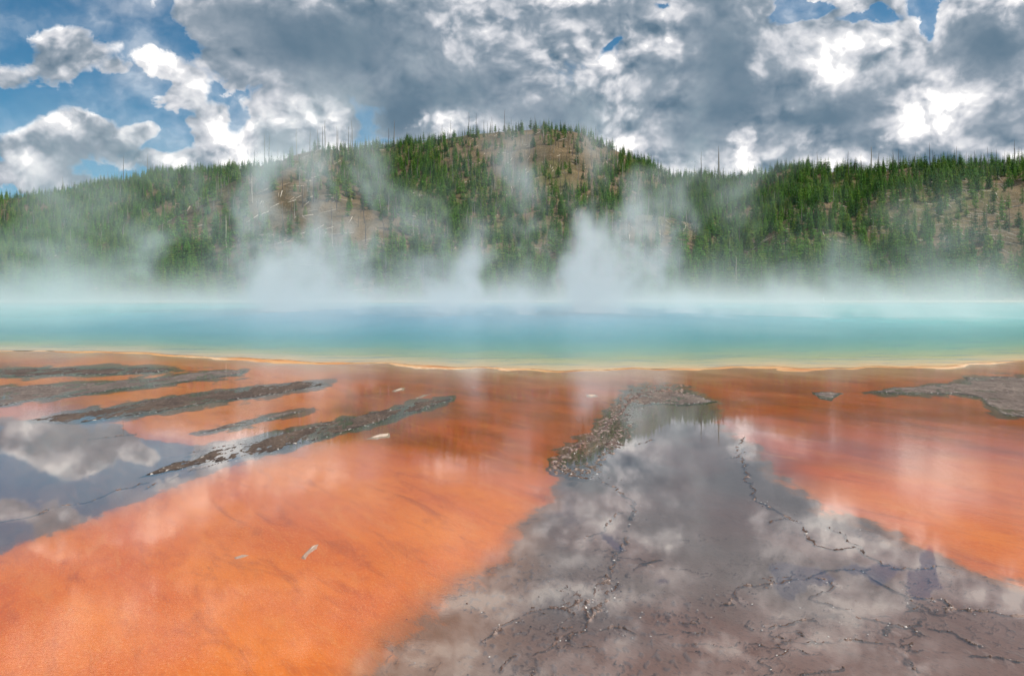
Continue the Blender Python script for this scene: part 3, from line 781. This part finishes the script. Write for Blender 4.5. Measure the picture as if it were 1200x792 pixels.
def area_of(px, py, Y):
    col_ = 'far left' if px < 130 else 'left' if px < 270 else 'inner left' if px < 420 else 'just left of centre' if px < 600 else 'just right of centre' if px < 740 else 'inner right' if px < 880 else 'right' if px < 1040 else 'far right'
    row = 'at the hill foot' if py > 318 else 'on the middle slope' if py > 240 else 'high on the slope'
    return col_, row
def size_word(s, lo, hi): return 'small' if s < lo else 'tall' if s > hi else 'mid-sized'
inview = lambda t: -10 < t[3] < 1210
def split(lst, n, size):
    lst = sorted(lst, key=lambda t: -size(t) * (1 if inview(t) else 0))
    return lst[:n], lst[n:]

def place(o, x, y, z_, rz, s, sx=None):
    o.location = (x, y, z_); o.rotation_euler = (0, 0, rz); o.scale = (sx or s, sx or s, s)

rd = random.Random(77)
near_t, rest_t = split(trees, 285, lambda t: t[5] / t[1] * (1.0 if t[4] < 350 else 1))
for (x, y, z_, a, b, s) in near_t:
    cm, tm = conifers[rd.randrange(N_VAR)][:2]
    e = link('conifer', None); place(e, x, y, z_ - .1, rd.uniform(0, 6.28), s, s * rd.uniform(.85, 1.2))
    col_, row = area_of(a, b, y)
    tag(e, f'{size_word(s, 1.0, 1.3)} green conifer {row}, {col_} of the photo', 'conifer', f'conifers {row}, {col_}')
    link('crown', cm, None, e); link('trunk', tm, None, e)
def ground_point(px, py_top, Hm, Y):
    x = (px - 600) / F * Y
    return x, Y, hz(x, Y)
def special_tree(parts, px, Y, s, label, sx=None):
    x, y, z_ = ground_point(px, 0, 0, Y)
    e = link('conifer', None); place(e, x, y, z_ - .1, 1.0, s, sx); tag(e, label, 'conifer', 'single conifers that stand out')
    link('crown', parts[0], None, e); link('trunk', parts[1], None, e)
special_tree(BIG, 1165, 263, 1.15, 'broad dark green conifer at the foot of the right slope, biggest tree in the photo')
special_tree(BIG, 1195, 270, .8, 'smaller full conifer at the right edge of the photo, beside the biggest tree', .7)
special_tree(BIG, 1128, 268, .72, 'bushy mid green conifer just left of the biggest tree', .6)
special_tree(RUST, 1020, 285, 1.15, 'rust brown dying conifer among green ones on the lower right slope', 1.4)

def gn_scatter(name, pts, protos, label, cat):
    """one object for the countless rest: points carrying the far trees as instances"""
    me = bpy.data.meshes.new(name)
    n = len(pts)
    me.vertices.add(n); me.vertices.foreach_set('co', np.array([p_[0] for p_ in pts], np.float32).reshape(-1))
    at = me.attributes.new('rot', 'FLOAT_VECTOR', 'POINT'); at.data.foreach_set('vector', np.array([p_[1] for p_ in pts], np.float32).reshape(-1))
    at = me.attributes.new('scl', 'FLOAT_VECTOR', 'POINT'); at.data.foreach_set('vector', np.array([p_[2] for p_ in pts], np.float32).reshape(-1))
    at = me.attributes.new('variant', 'INT', 'POINT'); at.data.foreach_set('value', np.array([rd.randrange(len(protos)) for _ in pts], np.int32))
    o = link(name, me); tag(o, label, cat, kind='stuff')
    ng = bpy.data.node_groups.new(name, 'GeometryNodeTree')
    ng.interface.new_socket('Geometry', in_out='INPUT', socket_type='NodeSocketGeometry')
    ng.interface.new_socket('Geometry', in_out='OUTPUT', socket_type='NodeSocketGeometry')
    gi = ng.nodes.new('NodeGroupInput'); go = ng.nodes.new('NodeGroupOutput'); jn = ng.nodes.new('GeometryNodeJoinGeometry')
    def na(nm, typ):
        k = ng.nodes.new('GeometryNodeInputNamedAttribute'); k.data_type = typ; k.inputs[0].default_value = nm; return k.outputs[0]
    rot, scl, var = na('rot', 'FLOAT_VECTOR'), na('scl', 'FLOAT_VECTOR'), na('variant', 'INT')
    for i, m in enumerate(protos):
        po = bpy.data.objects.new(name + '_source', m)       # not linked to the scene
        oi = ng.nodes.new('GeometryNodeObjectInfo'); oi.inputs['Object'].default_value = po
        oi.inputs['As Instance'].default_value = True
        ip = ng.nodes.new('GeometryNodeInstanceOnPoints')
        cmp = ng.nodes.new('FunctionNodeCompare'); cmp.data_type = 'INT'; cmp.operation = 'EQUAL'
        ng.links.new(var, cmp.inputs[2]); cmp.inputs[3].default_value = i
        ng.links.new(gi.outputs[0], ip.inputs['Points']); ng.links.new(cmp.outputs[0], ip.inputs['Selection'])
        ng.links.new(oi.outputs['Geometry'], ip.inputs['Instance']); ng.links.new(rot, ip.inputs['Rotation']); ng.links.new(scl, ip.inputs['Scale'])
        ng.links.new(ip.outputs[0], jn.inputs[0])
    ng.links.new(jn.outputs[0], go.inputs[0])
    md = o.modifiers.new('scatter', 'NODES'); md.node_group = ng
    return o
gn_scatter('forest', [((x, y, z_ - .1), (0, 0, rd.uniform(0, 6.28)), (s * (w := rd.uniform(.85, 1.2)), s * w, s)) for x, y, z_, a, b, s in rest_t], proto_con,
           'countless small green conifers covering the hills behind the pool', 'forest')

# ---- standing dead trees: the ones along the skyline first, by column and by the row of their tips
SKY = [(74, 207), (145, 183), (173, 180), (139, 197), (126, 200), (298, 175), (310, 156), (315, 158), (326, 172), (332, 174), (348, 150), (363, 152), (372, 151), (378, 148), (381, 141), (394, 148),
       (396, 150), (408, 148), (413, 140), (411, 156), (428, 158), (432, 158), (455, 150), (462, 141), (549, 132), (558, 133), (567, 140), (571, 142), (577, 137), (592, 128), (599, 138), (529, 141), (518, 146),
       (627, 134), (640, 140), (687, 145), (698, 148), (714, 163), (742, 177), (763, 181), (772, 186), (805, 195), (814, 192), (822, 178), (842, 171), (844, 178), (867, 195), (885, 195), (893, 190), (880, 199),
       (957, 178), (968, 186), (995, 177), (1002, 184), (1010, 180), (1021, 172), (1029, 177), (1046, 176), (1053, 175), (1066, 182), (1072, 178), (1090, 168), (1093, 175), (1102, 179), (1110, 182), (1121, 171), (1133, 178),
       (1158, 172), (1168, 174), (1189, 164), (1195, 172), (1178, 176), (1150, 180), (1141, 176)]
def ridge_d(px): return float(np.interp(px, [-900, 0, 300, 600, 780, 830, 925, 1000, 1200, 1800], [820, 800, 720, 700, 660, 620, 590, 560, 520, 500]))
def nameside(px):
    return ('on the low left ridge' if px < 290 else 'on the ridge shoulder left of the summit' if px < 470 else 'on the summit ridge' if px < 720 else
            'in the saddle right of the summit' if px < 905 else 'along the right ridge')
UNIQ = {592: 'tallest bare dead trunk on the summit ridge, against the white cloud', 842: 'tallest bare dead trunk in the saddle right of the summit', 822: 'second tall bare trunk in the saddle, left of the tallest one',
        1021: 'thick dark dead trunk rising over the right ridge', 1189: 'tall thin dead trunk on the ridge by the right edge', 381: 'tallest dead trunk in the cluster on the left shoulder',
        413: 'tall dead trunk against blue grey cloud, right end of the shoulder cluster', 145: 'tall thin dead trunk on the low left ridge before a white cloud', 74: 'lone short dead trunk near the left end of the ridge',
        462: 'tall dark dead trunk between the shoulder and the summit', 1090: 'tall bare trunk at the middle of the right ridge'}
for i, (a, tp) in enumerate(SKY):
    D = ridge_d(a) - rd.uniform(2, 14)
    x = (a - 600) / F * D; z_ = hz(x, D)
    H = EYE + (HOR - tp) / F * D - z_
    H = max(7, min(26, H))
    o = link('dead_tree', snags[i % N_VAR]); place(o, x, D, z_, rd.uniform(0, 6.28), H / 16, max(.8, H / 16) * (1.9 if a == 1021 else 1.15))
    if a in UNIQ: tag(o, UNIQ[a], 'dead tree', 'bare dead trees along the skyline')
    else: tag(o, f'one of the thin bare trunks {nameside(a)}', 'dead tree', f'dead trunks {nameside(a)}')
# the white snags seen through the steam
for a, Yd, H, lab in [(266, 330, 15, 'pale bleached dead trunk standing alone in the steam left of centre'), (296, 400, 13, 'pale dead trunk higher up the spur, right of the bleached one'),
                      (390, 330, 12, 'pale leaning dead trunk above the steam, left of centre'), (63 + 800, 300, 8, 'short pale dead trunk by the steam on the right')]:
    x = (a - 600) / F * Yd
    o = link('dead_tree', logs[0] if False else snags[3].copy()); o.data.materials.clear(); o.data.materials.append(M_LOG)
    place(o, x, Yd, hz(x, Yd), 1., H / 16, 1.0); tag(o, lab, 'dead tree', 'bleached dead trunks in the steam')
near_s, rest_s = split(snagl, 215, lambda t: t[5] / t[1])
for (x, y, z_, a, b, s) in near_s:
    o = link('dead_tree', snags[rd.randrange(N_VAR)]); place(o, x, y, z_, rd.uniform(0, 6.28), s, s * 1.25 + .15)
    col_, row = area_of(a, b, y)
    tag(o, f'{size_word(s, .45, .6)} bare grey trunk {row}, {col_} of the photo', 'dead tree', f'standing dead trunks {row}, {col_}')
gn_scatter('dead_forest', [((x, y, z_), (rd.uniform(-.08, .08), rd.uniform(-.08, .08), rd.uniform(0, 6.28)), (s * 1.25 + .15, s * 1.25 + .15, s)) for x, y, z_, a, b, s in rest_s], snags,
           'countless thin grey dead trunks among the trees of the hills', 'dead forest')
def log_pose(x, y, s, ang):
    L = 4.5 * s
    dx_, dy_ = math.cos(ang) * L, math.sin(ang) * L
    z0, z1 = hz(x - dx_, y - dy_), hz(x + dx_, y + dy_)
    pit = -math.atan2(z1 - z0, 2 * L)
    return (x, y, (z0 + z1) / 2 + .15), (0, pit, ang), (s, max(s, .7), max(s, .7))
near_l, rest_l = split(logl, 285, lambda t: t[5] / t[1])
for (x, y, z_, a, b, s, ang) in near_l:
    o = link('fallen_log', logs[rd.randrange(N_VAR)])
    o.location, o.rotation_euler, o.scale = log_pose(x, y, s, ang)
    col_, row = area_of(a, b, y)
    tag(o, f'{size_word(s, .55, .7).replace("tall", "long").replace("small", "short")} pale fallen trunk {row}, {col_} of the photo', 'fallen trunk', f'fallen trunks {row}, {col_}')
gn_scatter('fallen_timber', [log_pose(x, y, s, ang) for x, y, z_, a, b, s, ang in rest_l], logs, 'countless pale fallen trunks littering the upper slopes', 'fallen timber')

# ------------------------------------------------------------------ crust bars and islets of sinter rising out of the film
def crust_mat(name, c0, c1, c2, edge):
    m, g, bs = new_mat(name)
    P = position(g)
    q = vmath(g, 'MULTIPLY', P, (1, .5, 1))
    b1 = noise(g, q, 3.0, 5, .6); b2 = noise(g, q, 22.0, 4, .65); b3 = noise(g, q, .7, 3, .5)
    c = mixc(g, b1.step(.35, .65), c0, c1); c = mixc(g, b2.step(.55, .72), c, c2); c = mixc(g, b2.step(.46, .3), c, edge); c = mixc(g, b3.step(.5, .65) * .5, c, c0)
    c = mixc(g, attribute(g, 'edge') * b2.step(.3, .6, .5, 1), c, edge)
    c = mixc(g, attribute(g, 'painted_glint'), c, (.72, .66, .6))  # wet highlights near the rim, painted as pale specks in the colour
    g.links.new(c, bs.inputs['Base Color'])
    bs.inputs['Roughness'].default_value = .6; bs.inputs['Specular IOR Level'].default_value = .22
    bump(g, b1 * .5 + b2, .8, .02, bs)
    return m
M_CR_DARK = crust_mat('dark_sinter_crust', (.06, .036, .024), (.11, .072, .048), (.22, .17, .14), (.025, .018, .014))
M_CR_GREY = crust_mat('grey_sinter_crust', (.10, .072, .058), (.19, .145, .118), (.34, .27, .22), (.03, .022, .018))
M_CR_PALE = crust_mat('pale_sinter_crust', (.50, .36, .27), (.72, .60, .50), (.80, .74, .66), (.50, .33, .22))
OUT = []
def crust(name, pts, mat_, hgt, label, wob=2.0, step_=(1.0, .4), group='crust bars and islets in the shallow run-off'):
    xs = [p_[0] for p_ in pts]; ys = [p_[1] for p_ in pts]
    c0 = np.arange(max(min(xs), -400) - 5, min(max(xs), 1700) + 5, step_[0]); r0 = np.arange(min(ys) - 3, max(ys) + 3, step_[1])[::-1]
    PX, PY = np.meshgrid(c0, r0)
    Y = EYE * F / (PY - HOR); X = (PX - 600) / F * Y
    # rows are foreshortened: measure the outline with rows stretched
    k = 2.2
    sd = poly_sdf(PX, PY * k, [(a, b * k) for a, b in pts]) + fbm(X * 1.6, Y * .6, 5, 401, .6) * wob * 3.6 + fbm(X * 9, Y * 3, 2, 411) * wob * .8
    ins = -sd
    body = sstep(ins, -1, 5)
    nz = fbm(X * 2.2, Y * .7, 4, 421, .6); nf = fbm(X * 11, Y * 3.5, 3, 425, .65)
    z = -.02 + body * (.020 + hgt * .03) + sstep(ins, 4, 30) * hgt * .08 + body * (nz * hgt * .26 + np.maximum(nf, -.1) * hgt * .24)
    me, order = grid_mesh(name, X, Y, z, ins > -1.0)
    attr(me, 'edge', sstep(ins, 7, 1.5), order)
    attr(me, 'painted_glint', sstep(fbm(X * 26, Y * 8, 2, 441), .34, .46) * sstep(ins, 10, 2), order)
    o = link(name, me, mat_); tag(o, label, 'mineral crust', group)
    OUT.append(pts)
    return o
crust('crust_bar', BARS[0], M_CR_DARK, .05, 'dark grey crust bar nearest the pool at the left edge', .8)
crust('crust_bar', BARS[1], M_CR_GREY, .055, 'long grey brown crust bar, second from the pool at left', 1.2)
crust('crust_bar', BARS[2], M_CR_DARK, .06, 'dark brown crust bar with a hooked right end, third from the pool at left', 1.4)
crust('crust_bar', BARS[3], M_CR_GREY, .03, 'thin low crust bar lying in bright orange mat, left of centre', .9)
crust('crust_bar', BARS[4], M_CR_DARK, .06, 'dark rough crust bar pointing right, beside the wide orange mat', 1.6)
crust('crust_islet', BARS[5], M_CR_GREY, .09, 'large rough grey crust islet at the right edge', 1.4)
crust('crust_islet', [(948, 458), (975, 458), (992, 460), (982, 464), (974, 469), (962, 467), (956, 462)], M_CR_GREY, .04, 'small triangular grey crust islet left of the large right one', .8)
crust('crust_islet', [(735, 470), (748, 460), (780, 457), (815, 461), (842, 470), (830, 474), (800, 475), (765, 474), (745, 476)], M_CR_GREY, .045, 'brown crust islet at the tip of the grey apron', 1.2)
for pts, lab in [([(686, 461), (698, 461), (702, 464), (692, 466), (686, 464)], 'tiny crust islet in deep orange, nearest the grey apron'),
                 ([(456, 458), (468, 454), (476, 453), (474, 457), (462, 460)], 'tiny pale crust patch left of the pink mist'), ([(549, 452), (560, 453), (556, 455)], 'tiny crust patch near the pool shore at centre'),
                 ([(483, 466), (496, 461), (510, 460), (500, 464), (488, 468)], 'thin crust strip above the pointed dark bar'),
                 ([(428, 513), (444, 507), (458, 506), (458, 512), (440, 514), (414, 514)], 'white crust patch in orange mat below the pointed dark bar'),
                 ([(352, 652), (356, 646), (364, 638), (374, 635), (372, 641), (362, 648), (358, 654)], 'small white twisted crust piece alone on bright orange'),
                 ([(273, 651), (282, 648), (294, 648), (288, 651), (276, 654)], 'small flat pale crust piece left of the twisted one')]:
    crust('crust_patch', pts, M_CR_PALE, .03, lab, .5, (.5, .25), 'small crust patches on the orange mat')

# ---- crust nodules along the veins, lips and bar edges
seg_pts = []
r = np.random.default_rng(5)
def along(pts, per_m, spread, smin, smax, world_=False):
    g_ = to_ground(pts)
    for (x0, y0), (x1, y1) in zip(g_[:-1], g_[1:]):
        L = math.hypot(x1 - x0, y1 - y0)
        for k in range(int(L * per_m) + 1):
            t = r.uniform(); x = x0 + (x1 - x0) * t + r.normal(0, spread); y = y0 + (y1 - y0) * t + r.normal(0, spread * 1.6)
            if r.uniform() < .5: seg_pts.append((x, y, r.uniform(smin, smax)))
for v_ in VEINS: along(v_, 40, .025, .003, .0075)
lip_pts = [(800, 460), (757, 458), (733, 468), (722, 484), (708, 500), (694, 514), (664, 531), (652, 545), (670, 553), (700, 560)]
for k in range(8): along([(a + 5 + k * 2.5, b + 1 + k * .6) for a, b in lip_pts], 30, .10, .004, .010)
for pts in OUT[:8]: along([q_ for q_ in pts if -40 < q_[0] < 1240], 3, .06, .004, .011)
for _ in range(7000):
    a = r.uniform(420, 1240); b = 570 + 225 * r.uniform() ** .7
    Yg = gy(b); Xg = (a - 600) / F * Yg
    seg_pts.append((Xg, Yg, r.uniform(.002, .006)))
sx = np.array([q_[0] for q_ in seg_pts]); sy = np.array([q_[1] for q_ in seg_pts]); srr = np.array([q_[2] for q_ in seg_pts])
gz_, gf = ground_fields(sx, sy)
spx, spy = photo_coords(sx, sy)
keep = (gz_ > -.05) & ((gf['grey'] > .3) | (spy < 560)) & ((srr > .0081) | ((fbm(sx * .9, sy * .7, 3, 501) > .06) & (gf['fleck'] > .02)) | (gf['vein'] > .3))
ico_v = [(0, 0, 1), (.9, 0, .45), (.28, .85, .45), (-.72, .53, .45), (-.72, -.53, .45), (.28, -.85, .45), (1.05, .3, -.4), (.1, 1.1, -.4), (-1, .4, -.4), (-.7, -.85, -.4), (.6, -.9, -.4)]
ico_f = [(0, 1, 2), (0, 2, 3), (0, 3, 4), (0, 4, 5), (0, 5, 1), (1, 6, 7, 2), (2, 7, 8, 3), (3, 8, 9, 4), (4, 9, 10, 5), (5, 10, 6, 1)]
vs, fs, sparkle = [], [], []
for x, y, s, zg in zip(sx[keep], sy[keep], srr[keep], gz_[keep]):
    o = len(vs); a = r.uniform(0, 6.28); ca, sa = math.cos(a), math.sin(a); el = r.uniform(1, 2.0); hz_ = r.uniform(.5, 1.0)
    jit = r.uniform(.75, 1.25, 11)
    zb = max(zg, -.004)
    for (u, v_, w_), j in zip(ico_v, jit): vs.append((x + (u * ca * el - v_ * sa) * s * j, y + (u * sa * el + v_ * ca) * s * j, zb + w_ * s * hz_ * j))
    fs += [tuple(o + k for k in f_) for f_ in ico_f]; sparkle += [r.uniform() ** 2.6] * 11
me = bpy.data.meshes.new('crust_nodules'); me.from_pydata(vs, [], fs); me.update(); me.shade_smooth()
attr(me, 'white', sparkle)
mat, g, bs = new_mat('sinter_nodules')
P = position(g)
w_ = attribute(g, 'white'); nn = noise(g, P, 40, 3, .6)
c = mixc(g, nn.step(.35, .65), (.07, .045, .036), (.20, .12, .09)); c = mixc(g, w_.step(.5, .8), c, (.80, .74, .68))  # whitest grains: sun sparkle put into the base colour
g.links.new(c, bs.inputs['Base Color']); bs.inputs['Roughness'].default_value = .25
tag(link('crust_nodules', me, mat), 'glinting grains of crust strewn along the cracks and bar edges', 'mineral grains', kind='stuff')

# ------------------------------------------------------------------ steam over the pool
sme = bpy.data.meshes.new('steam')
sme.from_pydata([(-1, 120, 5), (1, 120, 5), (0, 121, 5)], [], [(0, 1, 2)])
steam = link('steam', sme); tag(steam, 'white steam drifting up from the hot blue pool', 'steam', kind='stuff')
ng = bpy.data.node_groups.new('steam', 'GeometryNodeTree')
ng.interface.new_socket('Geometry', in_out='INPUT', socket_type='NodeSocketGeometry')
ng.interface.new_socket('Geometry', in_out='OUTPUT', socket_type='NodeSocketGeometry')
go = ng.nodes.new('NodeGroupOutput')
vc = ng.nodes.new('GeometryNodeVolumeCube')
lo, hi = (-160, 22, .03), (160, 262, 36)
vc.inputs['Min'].default_value = lo; vc.inputs['Max'].default_value = hi
for k, n in (('Resolution X', 520), ('Resolution Y', 130), ('Resolution Z', 96)): vc.inputs[k].default_value = n
P = ng.nodes.new('GeometryNodeInputPosition').outputs[0]
g = ng
x, y, z = separate(g, P)
wv = noise(g, vmath(g, 'MULTIPLY', P, (1, .6, .8)), .055, 3, .5, out=1)
wv = vmath(g, 'MULTIPLY', vmath(g, 'SUBTRACT', wv, (.5, .5, .5)), (22, 22, 9))
Pw = vmath(g, 'ADD', P, wv)
xw, yw, zw = separate(g, Pw)
fine = noise(g, vmath(g, 'MULTIPLY', Pw, (1, .18, .5)), .17, 7, .65)
big = noise(g, vmath(g, 'MULTIPLY', Pw, (1, .5, .25)), .05, 3, .5)
col = xw / yw                                          # tangent of the bearing: plumes placed by bearing at their own distance
PL = [(22, 80, 7, 7, 1.4), (66, 90, 6, 7, 1.1), (128, 95, 6, 5.5, .8), (185, 110, 6, 12, 1.0), (225, 110, 7, 7, .8), (262, 120, 8, 10, .9), (300, 105, 7, 12, 1.1), (350, 110, 7, 14, 1.3), (397, 125, 8, 12, 1.), (440, 100, 8, 11, .8),
      (500, 90, 9, 7, .9), (560, 96, 6, 9, 1.1), (608, 110, 7, 8, 1.0), (655, 100, 7, 9, .8), (722, 95, 8, 9, 1.3), (760, 100, 9, 8, 1.1), (820, 95, 8, 6, .8), (870, 90, 8, 7, 1.0), (930, 85, 8, 6, .9), (985, 85, 7, 5, .7), (1080, 80, 8, 4, .5), (1160, 80, 8, 4, .5)]
pl = None
for a, d_, w, h_, amp in PL:
    x0 = (a - 600) / F * d_
    qx = (xw - x0 - (z * .12)) / (w + 0.0); qy = (yw - d_) / (w * 1.1)
    r2 = (qx * qx + qy * qy) / (1.0 + (z / 14.0)) 
    e = (r2 * -1.0).exp() * ((z / -h_)).exp() * amp
    pl = e if pl is None else pl + e
wisp = fine.step(.51, .64) 
low = (z / -2.6).exp() * (big.step(.35, .6, .25, 1.25) * .6 + fine.step(.4, .6, .1, 1.2) * .5)
side = (x / y).step(.22, .50, 1.0, .45)
rag = (z / -3.2).exp() * .35
mid = xw.abs() * 0 + 1
inside = y.step(24, 50, .12, 1.0) * y.step(262, 246) * x.abs().step(160, 135)
top = z.step(36, 26)
dn_ = (low * .52 * side * y.step(26, 70, .22, 1.0) * y.step(120, 220, 1.0, 1.5) + (pl * 1.75 + rag * side * big.step(.4, .6)) * wisp * 1.25) * inside * top
dn_ = (dn_ - .012).max(0.0)
g.links.new(dn_.s, vc.inputs['Density'])
sm_ = ng.nodes.new('GeometryNodeSetMaterial')
g.links.new(vc.outputs[0], sm_.inputs[0]); g.links.new(sm_.outputs[0], go.inputs[0])
mat = bpy.data.materials.new('steam'); mat.use_nodes = True
t = mat.node_tree; t.nodes.clear()
mo = t.nodes.new('ShaderNodeOutputMaterial'); pv = t.nodes.new('ShaderNodeVolumePrincipled')
pv.inputs['Color'].default_value = (.97, .97, .97, 1)
pv.inputs['Density'].default_value = 0.034
pv.inputs['Anisotropy'].default_value = .2
t.links.new(pv.outputs[0], mo.inputs['Volume'])
sm_.inputs['Material'].default_value = mat
sme.materials.append(mat)
steam.modifiers.new('steam', 'NODES').node_group = ng
print('trees', len(trees), 'snags', len(snagl), 'logs', len(logl), 'nodules', int(keep.sum()))
